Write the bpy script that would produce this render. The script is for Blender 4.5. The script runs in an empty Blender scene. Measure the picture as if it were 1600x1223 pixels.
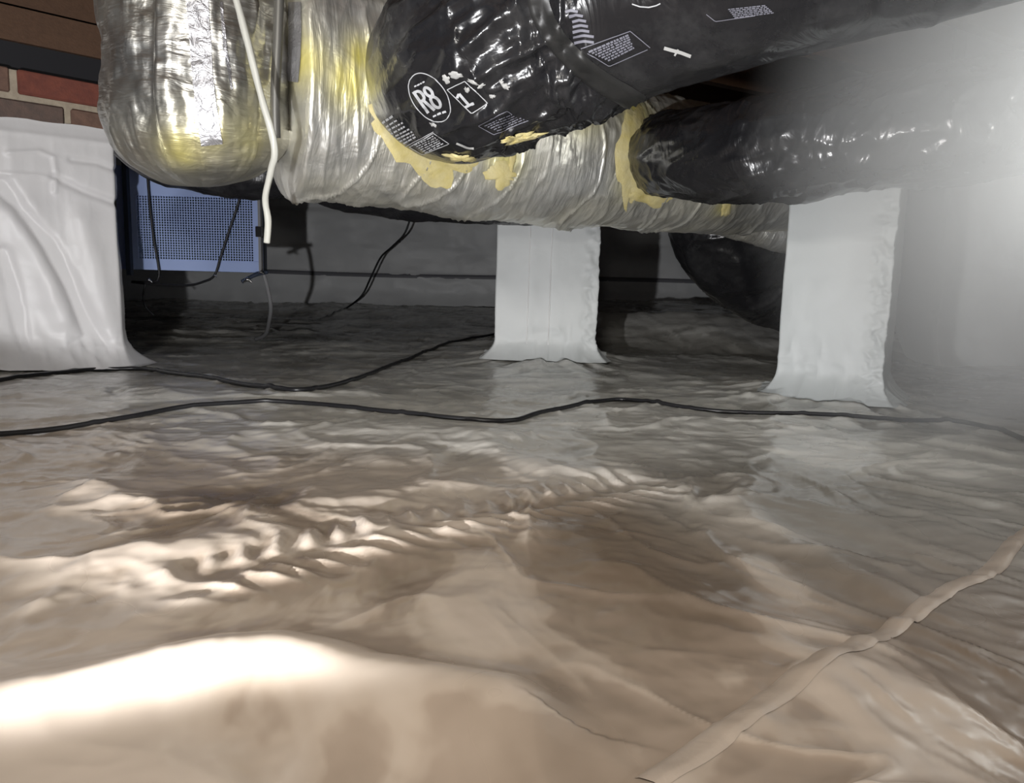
import bpy, math, random
import numpy as np
from mathutils import Matrix, Vector
from mathutils.bvhtree import BVHTree

random.seed(7)
sc = bpy.context.scene
C = sc.collection
rad = math.radians

# ------------------------------------------------------------------ camera
F = 1150.0
CAM = Vector((0.0, 0.0, 0.26))
ROT = Matrix.Rotation(rad(90 - 8.0), 4, 'X') @ Matrix.Rotation(rad(1.5), 4, 'Z')
cd = bpy.data.cameras.new('camera')
cam = bpy.data.objects.new('camera', cd)
C.objects.link(cam)
cd.sensor_fit = 'HORIZONTAL'
cd.sensor_width = 36.0
cd.lens = F / 1600 * 36.0
cd.clip_start = 0.01
cam.matrix_world = Matrix.Translation(CAM) @ ROT
sc.camera = cam

# ------------------------------------------------------------------ world, lights, exposure
w = bpy.data.worlds.new('dark_world')
sc.world = w
w.use_nodes = True
w.node_tree.nodes['Background'].inputs[0].default_value = (0.05, 0.055, 0.07, 1)
w.node_tree.nodes['Background'].inputs[1].default_value = 0.25
sc.view_settings.view_transform = 'Standard'
sc.view_settings.look = 'None'
sc.view_settings.exposure = 0.0
sc.view_settings.gamma = 1.0
sc.view_settings.use_curve_mapping = False
sc.cycles.use_denoising = True
sc.cycles.max_bounces = 6
sc.cycles.volume_bounces = 1


def lamp(name, kind, loc, target, energy, color, size=0.02, cone=100, blend=1.0):
    l = bpy.data.lights.new(name, kind)
    l.energy = energy
    l.color = color
    l.shadow_soft_size = size
    if kind == 'SPOT':
        l.spot_size = rad(cone)
        l.spot_blend = blend
    o = bpy.data.objects.new(name, l)
    C.objects.link(o)
    o.location = loc
    d = Vector(target) - Vector(loc)
    o.rotation_euler = d.to_track_quat('-Z', 'Y').to_euler()
    return o


# a flashlight lying on the liner left of the camera; the other three are added fill lights
lamp('flashlight', 'SPOT', (-0.34, 0.06, 0.060), (-0.18, 1.04, 1.63), 78, (0.985, 0.985, 1.0), 0.012, 130, 0.05)
lamp('camera_fill', 'SPOT', (-0.06, -0.10, 0.40), (0.10, 1.6, 0.10), 6, (1.0, 0.95, 0.88), 0.03, 120, 1.0)  # added fill at the camera, brightens the near floor
lamp('rear_floor_fill', 'SPOT', (-0.25, -0.55, 0.95), (0.0, 1.6, 0.05), 64, (1.0, 0.96, 0.90), 0.12, 110, 1.0)  # added unseen fill behind the camera, lifts the whole floor
lamp('veil_fill', 'SPOT', (1.06, 0.98, 0.46), (0.45, 1.26, 0.86), 34, (0.96, 1.0, 0.99), 0.05, 155, 1.0)  # added out of view to light the volume on the right


# ------------------------------------------------------------------ pixel <-> world
def ray(px, py):
    return (ROT.to_3x3() @ Vector(((px - 800) / F, -(py - 611.5) / F, -1.0)))


def at(px, py, Y):
    d = ray(px, py)
    return CAM + d * (Y / d.y)


def gnd(px, py, z=0.0):
    d = ray(px, py)
    return CAM + d * ((z - CAM.z) / d.z)


# ------------------------------------------------------------------ numpy noise
def _h(ix, iy, iz):
    n = (ix.astype(np.int64) * 374761393 + iy.astype(np.int64) * 668265263 + iz.astype(np.int64) * 2147483647 + 12345) & 0xFFFFFFFF
    n = ((n ^ (n >> 13)) * 1274126177) & 0xFFFFFFFF
    n = ((n ^ (n >> 16)) * 2246822519) & 0xFFFFFFFF
    n = n ^ (n >> 15)
    return (n & 0xFFFFFF) / float(0x7FFFFF) - 1.0


def vn(x, y, z=0.0):
    x, y, z = np.broadcast_arrays(np.asarray(x, float), np.asarray(y, float), np.asarray(z, float))
    fx, fy, fz = np.floor(x), np.floor(y), np.floor(z)
    tx, ty, tz = x - fx, y - fy, z - fz
    tx = tx * tx * tx * (tx * (6 * tx - 15) + 10)
    ty = ty * ty * ty * (ty * (6 * ty - 15) + 10)
    tz = tz * tz * (3 - 2 * tz)
    r = 0
    for dz in (0, 1):
        wz = tz if dz else 1 - tz
        for dy in (0, 1):
            wy = ty if dy else 1 - ty
            for dx in (0, 1):
                wx = tx if dx else 1 - tx
                r = r + _h(fx + dx, fy + dy, fz + dz) * wx * wy * wz
    return r


def fbm(x, y, z=0.0, o=4):
    r, a, s = 0, 1.0, 1.0
    for i in range(o):
        r = r + a * vn(x * s + 17.3 * i, y * s - 9.1 * i, z * s + 3.7 * i)
        a *= 0.5
        s *= 2.03
    return r


def ridge(x, y, z=0.0, o=3, p=2.0):
    r, a, s = 0, 1.0, 1.0
    for i in range(o):
        r = r + a * (1 - np.abs(vn(x * s + 5.3 * i, y * s + 8.7 * i, z * s))) ** p
        a *= 0.5
        s *= 2.1
    return r


def sstep(a, b, x):
    t = np.clip((np.asarray(x, float) - a) / (b - a), 0, 1)
    return t * t * (3 - 2 * t)


# ------------------------------------------------------------------ objects
ORG = {}


def tag(o, label=None, cat=None, group=None, kind=None):
    if label: o['label'] = label
    if cat: o['category'] = cat
    if group: o['group'] = group
    if kind: o['kind'] = kind
    return o


def empty(name, loc, label=None, cat=None, group=None, kind=None):
    o = bpy.data.objects.new(name, None)
    o.empty_display_size = 0.05
    C.objects.link(o)
    o.location = loc
    ORG[o.name] = Vector(loc)
    return tag(o, label, cat, group, kind)


def link(name, me, mat, parent=None, smooth=True, origin=None):
    o = bpy.data.objects.new(name, me)
    C.objects.link(o)
    if mat and not me.materials:
        me.materials.append(mat)
    if parent is not None:
        o.parent = parent
        ORG[o.name] = ORG[parent.name]
    else:
        ORG[o.name] = Vector((0, 0, 0))
    return o


def mesh(name, V, Fc, mat, parent=None, smooth=True, base=None):
    """V world coords; moved so that the parent's origin (or base) is the local origin."""
    V = np.asarray(V, float).reshape(-1, 3)
    org = ORG[parent.name] if parent is not None else Vector(base) if base is not None else Vector((0, 0, 0))
    L = V - np.array(org)
    me = bpy.data.meshes.new(name)
    if isinstance(Fc, np.ndarray):
        n, k = Fc.shape
        me.vertices.add(len(L))
        me.vertices.foreach_set('co', L.ravel())
        me.loops.add(n * k)
        me.loops.foreach_set('vertex_index', Fc.ravel().astype(np.int32))
        me.polygons.add(n)
        me.polygons.foreach_set('loop_start', np.arange(0, n * k, k, dtype=np.int32))
        me.update(calc_edges=True)
    else:
        me.from_pydata([tuple(v) for v in L], [], Fc)
    me.validate()
    if smooth:
        me.polygons.foreach_set('use_smooth', np.ones(len(me.polygons), dtype=bool))
    o = link(name, me, mat, parent)
    if parent is None:
        o.location = org
        ORG[o.name] = org
    return o


def grid_faces(nr, nc, wrap=False, flip=False):
    i, j = np.meshgrid(np.arange(nr - 1), np.arange(nc if wrap else nc - 1), indexing='ij')
    j2 = (j + 1) % nc
    f = np.stack([i * nc + j, i * nc + j2, (i + 1) * nc + j2, (i + 1) * nc + j], -1).reshape(-1, 4)
    return f[:, ::-1].copy() if flip else f


def spline(pts, n):
    """Catmull-Rom through pts, resampled evenly to n points."""
    P = np.array([tuple(p) for p in pts], float)
    P = np.vstack([2 * P[0] - P[1], P, 2 * P[-1] - P[-2]])
    out = []
    for k in range(1, len(P) - 2):
        t = np.linspace(0, 1, 40, endpoint=False)[:, None]
        a, b, c, d = P[k - 1], P[k], P[k + 1], P[k + 2]
        out.append(0.5 * ((2 * b) + (-a + c) * t + (2 * a - 5 * b + 4 * c - d) * t ** 2 + (-a + 3 * b - 3 * c + d) * t ** 3))
    out = np.vstack(out + [P[-2][None]])
    s = np.concatenate([[0], np.cumsum(np.linalg.norm(np.diff(out, axis=0), axis=1))])
    ss = np.linspace(0, s[-1], n)
    return np.stack([np.interp(ss, s, out[:, k]) for k in range(out.shape[1])], 1), ss


def frames(P):
    T = np.gradient(P, axis=0)
    T /= np.linalg.norm(T, axis=1)[:, None]
    up = np.array((0, 0, 1.0)) if abs(T[0][2]) < 0.9 else np.array((0, -1.0, 0))
    A = np.zeros_like(P)
    a = up - T[0] * up.dot(T[0])
    for i in range(len(P)):
        a = a - T[i] * a.dot(T[i])
        a /= np.linalg.norm(a)
        A[i] = a
    return T, A, np.cross(T, A)


def tube(name, pts, r, mat, parent=None, n=60, k=10, disp=None, cap=(0.0, 0.0), rv=None, base=None, attr=None):
    """swept tube. r number or array; disp(s, th, R) radial offset in metres; cap = length of the rounded ends."""
    P, S = spline(pts, n)
    T, A, B = frames(P)
    R = np.interp(S, np.linspace(0, S[-1], len(r)), r) if np.ndim(r) else np.full(n, float(r))
    for e, cl in enumerate(cap):
        d = S if e == 0 else S[-1] - S
        if cl > 0:
            q = np.clip(1 - d / cl, 0, 1)
            R = R * np.sqrt(np.clip(1 - q ** 2.6, 0.0006, 1))
    th = np.linspace(0, 2 * math.pi, k, endpoint=False)
    SS, TH = np.meshgrid(S, th, indexing='ij')
    RR = np.repeat(R[:, None], k, 1)
    if disp is not None:
        RR = RR + disp(SS, TH, RR) * np.clip(RR / (np.max(R) * 0.3), 0, 1)
    rvv = 1.0 if rv is None else np.interp(S, np.linspace(0, S[-1], len(rv)), rv)[:, None, None]
    V = P[:, None, :] + (A[:, None, :] * np.cos(TH)[..., None] * rvv + B[:, None, :] * np.sin(TH)[..., None]) * RR[..., None]
    V = V.reshape(-1, 3)
    f = grid_faces(n, k, wrap=True)
    V = np.vstack([V, P[0], P[-1]])
    m = n * k
    o_faces = f
    j = np.arange(k)
    c0 = np.stack([np.full(k, m), (j + 1) % k, j, j], 1)
    c1 = np.stack([np.full(k, m + 1), (n - 1) * k + j, (n - 1) * k + (j + 1) % k, (n - 1) * k + (j + 1) % k], 1)
    tris = [tuple(int(q) for q in a[:3]) for a in np.vstack([c0, c1])]
    if len(f) < 4000:
        o = mesh(name, V, [tuple(int(q) for q in a) for a in f] + tris, mat, parent, base=base)
    else:
        o = mesh(name, V, np.vstack([f]), mat, parent, base=base)
        if True:                                            # close the ends of the big ones too
            import bmesh
            bm = bmesh.new()
            bm.from_mesh(o.data)
            bm.verts.ensure_lookup_table()
            for t in tris:
                try:
                    bm.faces.new([bm.verts[q] for q in t]).smooth = True
                except ValueError:
                    pass
            bm.to_mesh(o.data)
            bm.free()
    o['_n'] = n
    if attr is not None:
        val = attr(np.vstack([V]))
        a = o.data.attributes.new('yellow_tint', 'FLOAT', 'POINT')
        a.data.foreach_set('value', val.astype(np.float32))
    uv = np.zeros((len(V), 3), np.float32)
    uv[:m, 0] = SS.ravel()
    uv[:m, 1] = (TH * np.max(R)).ravel()
    a = o.data.attributes.new('swept', 'FLOAT_VECTOR', 'POINT')
    a.data.foreach_set('vector', uv.ravel())
    del o['_n']
    return o


def box(name, lo, hi, mat, parent=None, bevel=0.0, rotz=0.0, pivot=None):
    import bmesh
    bm = bmesh.new()
    bmesh.ops.create_cube(bm, size=1.0)
    lo, hi = Vector(lo), Vector(hi)
    for v in bm.verts:
        v.co = Vector([(lo[i] + hi[i]) / 2 + v.co[i] * (hi[i] - lo[i]) for i in range(3)])
    if bevel:
        bmesh.ops.bevel(bm, geom=list(bm.edges), offset=bevel, segments=2, affect='EDGES', profile=0.7)
    if rotz:
        bmesh.ops.rotate(bm, verts=bm.verts, cent=pivot or (lo + hi) / 2, matrix=Matrix.Rotation(rotz, 3, 'Z'))
    V = [tuple(v.co) for v in bm.verts]
    Fc = [tuple(v.index for v in f.verts) for f in bm.faces]
    bm.free()
    return mesh(name, V, Fc, mat, parent, smooth=False, base=None if parent else ((lo + hi) / 2)[:2] + (lo.z,) if False else None)


# ------------------------------------------------------------------ materials
def mat(name, color, rough=0.5, metal=0.0, spec=0.5):
    m = bpy.data.materials.new(name)
    m.use_nodes = True
    b = m.node_tree.nodes['Principled BSDF']
    b.inputs['Base Color'].default_value = (*color, 1)
    b.inputs['Roughness'].default_value = rough
    b.inputs['Metallic'].default_value = metal
    b.inputs['Specular IOR Level'].default_value = spec
    return m


class N:
    """small node helper"""
    def __init__(s, m):
        s.t = m.node_tree
        s.b = s.t.nodes['Principled BSDF']

    def new(s, t, **kw):
        n = s.t.nodes.new(t)
        for k, v in kw.items():
            setattr(n, k, v)
        return n

    def l(s, a, b):
        s.t.links.new(a, b)

    def coord(s, kind='Object', scale=(1, 1, 1), rot=(0, 0, 0)):
        c = s.new('ShaderNodeTexCoord')
        m = s.new('ShaderNodeMapping')
        m.inputs['Scale'].default_value = scale
        m.inputs['Rotation'].default_value = rot
        s.l(c.outputs[kind], m.inputs[0])
        return m.outputs[0]

    def attr_vec(s, name, scale=(1, 1, 1)):
        c = s.new('ShaderNodeAttribute', attribute_name=name)
        m = s.new('ShaderNodeMapping')
        m.inputs['Scale'].default_value = scale
        s.l(c.outputs['Vector'], m.inputs[0])
        return m.outputs[0]

    def noise(s, vec, scale, detail=4, rough=0.55, dist=0.0):
        n = s.new('ShaderNodeTexNoise')
        n.inputs['Scale'].default_value = scale
        n.inputs['Detail'].default_value = detail
        n.inputs['Roughness'].default_value = rough
        n.inputs['Distortion'].default_value = dist
        s.l(vec, n.inputs['Vector'])
        return n.outputs[0]

    def ramp(s, fac, stops):
        r = s.new('ShaderNodeValToRGB')
        e = r.color_ramp.elements
        while len(e) < len(stops):
            e.new(0.5)
        for q, (p, c) in zip(e, stops):
            q.position = p
            q.color = (*c, 1) if np.ndim(c) else (c, c, c, 1)
        s.l(fac, r.inputs[0])
        return r.outputs[0]

    def mix(s, fac, a, b, blend='MIX'):
        m = s.new('ShaderNodeMix', data_type='RGBA', blend_type=blend)
        for sock, v in ((m.inputs[0], fac), (m.inputs[6], a), (m.inputs[7], b)):
            if hasattr(v, 'is_linked'):
                s.l(v, sock)
            elif np.ndim(v):
                sock.default_value = (*v, 1)
            else:
                sock.default_value = v
        return m.outputs[2]

    def math(s, op, a, b=0.0):
        m = s.new('ShaderNodeMath', operation=op)
        for sock, v in ((m.inputs[0], a), (m.inputs[1], b)):
            if hasattr(v, 'is_linked'):
                s.l(v, sock)
            else:
                sock.default_value = v
        return m.outputs[0]

    def bump(s, h, strength=0.3, dist=0.01, prev=None):
        b = s.new('ShaderNodeBump')
        b.inputs['Strength'].default_value = strength
        b.inputs['Distance'].default_value = dist
        s.l(h, b.inputs['Height'])
        if prev is not None:
            s.l(prev, b.inputs['Normal'])
        s.l(b.outputs[0], s.b.inputs['Normal'])
        return b.outputs[0]


def liner_mat(name, c1, c2, rough, bump):
    m = mat(name, c1, rough)
    n = N(m)
    v = n.coord()
    col = n.mix(n.ramp(n.noise(v, 3.0, 5), [(0.35, 0.0), (0.7, 1.0)]), c1, c2)
    n.l(col, n.b.inputs['Base Color'])
    q = n.bump(n.noise(v, 14, 5, 0.5, 1.2), bump, 0.02)
    n.bump(n.noise(v, 60, 3, 0.5, 0.6), bump * 0.5, 0.004, q)
    return m


M = {}
M['wall_liner'] = liner_mat('white_wall_liner', (0.80, 0.79, 0.80), (0.76, 0.75, 0.75), 0.42, 0.06)
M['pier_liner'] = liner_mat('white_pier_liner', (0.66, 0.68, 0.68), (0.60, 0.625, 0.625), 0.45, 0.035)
M['pier_liner_dim'] = liner_mat('white_pier_liner_dimmed', (0.47, 0.495, 0.50), (0.43, 0.455, 0.46), 0.45, 0.035)  # same white liner, the right pier's dimmer light painted into the colour
M['back_liner'] = liner_mat('grey_back_liner', (0.86, 0.87, 0.87), (0.80, 0.81, 0.81), 0.45, 0.12)
M['seam_tape'] = liner_mat('seam_tape', (0.86, 0.86, 0.86), (0.8, 0.8, 0.8), 0.3, 0.05)

# floor liner: thin film, browner where it clings to the soil and where shade is painted
m = M['floor'] = mat('floor_liner', (0.5, 0.45, 0.38), 0.3)
n = N(m)
v = n.coord()
cl = n.new('ShaderNodeAttribute', attribute_name='cling_shade').outputs['Fac']
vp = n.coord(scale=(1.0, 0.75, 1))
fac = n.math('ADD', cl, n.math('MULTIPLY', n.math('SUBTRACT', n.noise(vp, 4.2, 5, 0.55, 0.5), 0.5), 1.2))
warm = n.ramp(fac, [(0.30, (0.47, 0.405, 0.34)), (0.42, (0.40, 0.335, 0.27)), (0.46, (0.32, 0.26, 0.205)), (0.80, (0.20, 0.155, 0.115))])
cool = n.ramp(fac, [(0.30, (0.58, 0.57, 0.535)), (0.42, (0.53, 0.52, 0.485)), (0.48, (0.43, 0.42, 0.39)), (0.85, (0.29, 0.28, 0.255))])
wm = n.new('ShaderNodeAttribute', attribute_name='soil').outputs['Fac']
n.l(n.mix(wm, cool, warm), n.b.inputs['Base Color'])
n.l(n.ramp(n.noise(v, 4, 3), [(0.3, 0.16), (0.7, 0.34)]), n.b.inputs['Roughness'])
va = n.coord(scale=(1, 0.35, 1), rot=(0, 0, 0.35))
q = n.bump(n.noise(va, 22, 3, 0.5, 0.3), 0.10, 0.010)
n.bump(n.noise(v, 9, 3, 0.5, 0.4), 0.22, 0.03, q)
m = M['floor_fold'] = liner_mat('floor_fold_strip', (0.46, 0.39, 0.325), (0.38, 0.32, 0.26), 0.35, 0.12)


def foil_mat(name, k, met):
    m = mat(name, (0.8, 0.8, 0.78), 0.3, met)
    n = N(m)
    st = n.new('ShaderNodeAttribute', attribute_name='yellow_tint').outputs['Fac']
    vs = n.attr_vec('swept', (1.0, 0.16, 1))
    vo = n.coord()
    patch = n.ramp(n.noise(vo, 7, 4), [(0.35, 0.0), (0.65, 1.0)])
    c = n.mix(patch, (0.82 * k, 0.80 * k, 0.71 * k), (0.68 * k, 0.68 * k, 0.66 * k))
    f2 = n.math('MULTIPLY', st, n.math('ADD', 0.55, n.math('MULTIPLY', n.noise(vs, 60, 4), 0.7)))
    f2 = n.new('ShaderNodeClamp').outputs[0] if False else f2
    c = n.mix(f2, c, (0.84, 0.74, 0.16))
    n.l(c, n.b.inputs['Base Color'])
    n.l(n.math('SUBTRACT', met, n.math('MULTIPLY', f2, 0.4)), n.b.inputs['Metallic'])
    n.l(n.ramp(n.noise(vo, 18, 4), [(0.3, 0.34), (0.7, 0.5)]), n.b.inputs['Roughness'])
    q = n.bump(n.noise(vs, 60, 4, 0.55, 0.5), 0.42, 0.010)
    q = n.bump(n.noise(vo, 16, 3, 0.5, 0.8), 0.30, 0.015, q)
    # scrim threads under the foil
    sx = n.new('ShaderNodeSeparateXYZ')
    n.l(n.attr_vec('swept', (1 / 0.013, 1 / 0.013, 1)), sx.inputs[0])
    lines = None
    for k in (0, 1):
        fr = n.math('ABSOLUTE', n.math('SUBTRACT', n.math('FRACT', sx.outputs[k]), 0.5))
        g = n.math('LESS_THAN', fr, 0.05)
        lines = g if lines is None else n.math('MAXIMUM', lines, g)
    n.bump(lines, 0.10, 0.0015, q)
    return m


M['foil'] = foil_mat('foil_jacket', 1.0, 0.78)
M['foil_end'] = foil_mat('foil_end_jacket', 0.78, 0.95)
M['foil_tape'] = mat('foil_tape', (0.60, 0.60, 0.63), 0.45, 0.9)
n = N(M['foil_tape']); n.bump(n.noise(n.coord(), 45, 4, 0.6, 1.0), 0.6, 0.01)


def poly_mat(name, col, rough, sc_, st):
    m = mat(name, col, rough)
    n = N(m)
    vs = n.attr_vec('swept', (1.0, 0.5, 1))
    q = n.bump(n.noise(vs, sc_, 4, 0.55, 1.6), st, 0.015)
    n.bump(n.noise(n.coord(), sc_ * 2.3, 3, 0.5, 0.6), st * 0.4, 0.006, q)
    vo = n.coord()
    dust = n.ramp(n.noise(vo, 10, 6, 0.65), [(0.5, 0.0), (0.85, 0.35)])
    n.l(n.mix(dust, col, (0.12, 0.12, 0.12)), n.b.inputs['Base Color'])
    return m


M['poly'] = poly_mat('black_poly_jacket', (0.015, 0.015, 0.017), 0.24, 14, 0.25)
M['poly_dull'] = poly_mat('dull_black_jacket', (0.010, 0.010, 0.013), 0.35, 22, 0.4)
M['tape_black'] = mat('black_duct_tape', (0.022, 0.022, 0.022), 0.42)
M['print'] = mat('white_print', (0.55, 0.56, 0.58), 0.5)
M['print_dim'] = mat('worn_print', (0.20, 0.20, 0.24), 0.5)
m = M['mastic'] = mat('yellow_mastic', (0.72, 0.60, 0.27), 0.6)
n = N(m); v = n.coord()
n.l(n.mix(n.ramp(n.noise(v, 22, 4), [(0.35, 0.0), (0.7, 1.0)]), (0.75, 0.66, 0.36), (0.66, 0.55, 0.20)), n.b.inputs['Base Color'])
n.bump(n.noise(v, 60, 4), 0.4, 0.006)
M['scuff'] = mat('pale_scuff', (0.45, 0.45, 0.44), 0.6)


def wood_mat(name, a, b):
    m = mat(name, a, 0.75)
    n = N(m)
    v = n.coord(scale=(2, 30, 30))
    n.l(n.mix(n.noise(v, 3, 5), a, b), n.b.inputs['Base Color'])
    n.bump(n.noise(v, 6, 4), 0.3, 0.004)
    return m


M['wood'] = wood_mat('joist_wood', (0.15, 0.08, 0.045), (0.085, 0.045, 0.027))
M['subfloor'] = wood_mat('subfloor_wood', (0.30, 0.18, 0.10), (0.20, 0.12, 0.07))
M['wall_top_band'] = mat('black_band', (0.012, 0.012, 0.016), 0.7)


def brick_mat(name, a, b):
    m = mat(name, a, 0.85)
    n = N(m)
    v = n.coord()
    n.l(n.mix(n.ramp(n.noise(v, 40, 6, 0.65), [(0.35, 0.0), (0.7, 1.0)]), a, b), n.b.inputs['Base Color'])
    n.bump(n.noise(v, 120, 4, 0.6), 0.5, 0.004)
    return m


M['brick_red'] = brick_mat('red_brick', (0.24, 0.075, 0.05), (0.17, 0.055, 0.042))
M['brick_brown'] = brick_mat('brown_brick', (0.17, 0.115, 0.095), (0.11, 0.085, 0.075))
M['brick_tan'] = brick_mat('tan_brick', (0.22, 0.13, 0.095), (0.15, 0.09, 0.07))
M['mortar'] = brick_mat('mortar', (0.50, 0.43, 0.33), (0.36, 0.30, 0.23))
M['cable'] = mat('black_rubber', (0.012, 0.012, 0.014), 0.4)
M['hose'] = mat('white_hose', (0.52, 0.52, 0.47), 0.4)
M['grey_cable'] = mat('grey_cable', (0.28, 0.28, 0.29), 0.5)
M['blue_metal'] = mat('pale_blue_enamel', (0.46, 0.58, 0.95), 0.35)
M['dark_case'] = mat('dark_case', (0.05, 0.065, 0.10), 0.45)
M['coil'] = mat('coil_fins', (0.09, 0.14, 0.26), 0.35, 0.4)
n = N(M['coil']); v = n.coord()
n.l(n.mix(n.ramp(n.noise(v, 4.5, 2), [(0.42, 0.0), (0.58, 1.0)]), (0.035, 0.065, 0.03), (0.02, 0.035, 0.11)), n.b.inputs['Base Color'])
M['steel'] = mat('bright_steel', (0.8, 0.8, 0.82), 0.18, 1.0)

# ------------------------------------------------------------------ floor
P1 = at(851, 560, 2.55)          # pier centres on plan (middle pier, right pier)
P2 = at(1300, 560, 1.87)
pp = lambda px, py: np.array(gnd(px, py))[:2]


def seg_dist(x, y, pts):
    """distance to a polyline, arc length along it, signed side"""
    D = np.full(np.shape(x), 1e9)
    S = np.zeros(np.shape(x))
    G = np.zeros(np.shape(x))
    s0 = 0
    for a, b in zip(pts[:-1], pts[1:]):
        d = b - a
        L = np.hypot(*d)
        t = np.clip(((x - a[0]) * d[0] + (y - a[1]) * d[1]) / L ** 2, 0, 1)
        qx, qy = x - a[0] - t * d[0], y - a[1] - t * d[1]
        dd = np.hypot(qx, qy)
        c = dd < D
        D = np.where(c, dd, D)
        S = np.where(c, s0 + t * L, S)
        G = np.where(c, np.sign(d[0] * qy - d[1] * qx), G)
        s0 += L
    return D, S, G


TRACK = [pp(q[0], q[1] + 14) for q in ((60, 1010), (210, 950), (330, 912), (430, 885), (540, 862), (640, 835), (740, 808), (840, 790), (940, 770), (1010, 752))]
FOLD = [pp(*q) for q in ((1010, 1270), (1112, 1200), (1240, 1108), (1445, 960), (1500, 925), (1550, 900), (1620, 825), (1700, 745))]
RIDGES = [  # pixel polyline, half width m, height m
    (((160, 775), (300, 800), (420, 822), (560, 800), (700, 770)), 0.035, 0.014),
    (((640, 850), (800, 842), (920, 880), (1060, 960), (1200, 1060)), 0.05, 0.016),
    (((760, 905), (790, 980), (860, 1080), (960, 1190)), 0.035, 0.012),
    (((1130, 800), (1200, 840), (1320, 900), (1395, 938)), 0.022, 0.014),
    (((1180, 790), (1260, 800), (1400, 850), (1490, 882)), 0.022, 0.011),
    (((560, 1010), (680, 1060), (800, 1130)), 0.03, 0.008),
    (((330, 690), (480, 668), (640, 672), (800, 690)), 0.05, 0.012),
    (((0, 640), (180, 615), (330, 625), (560, 620)), 0.06, 0.014),
    (((740, 690), (800, 725), (860, 745), (980, 750)), 0.03, 0.016),
    (((1310, 1090), (1340, 1080), (1420, 1120), (1500, 1180)), 0.02, 0.010),
    (((0, 870), (110, 905), (230, 880), (400, 860)), 0.03, 0.010),
]
RIDGES = [([pp(*q) for q in a], wd, hh) for a, wd, hh in RIDGES]
HOT = [np.array(gnd(*q, 0.026))[:2] for q in ((-140, 1080), (0, 1070), (100, 1058), (190, 1044), (260, 1030), (340, 1022), (430, 1018), (500, 1034), (560, 1056), (660, 1076), (780, 1096))]


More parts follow.
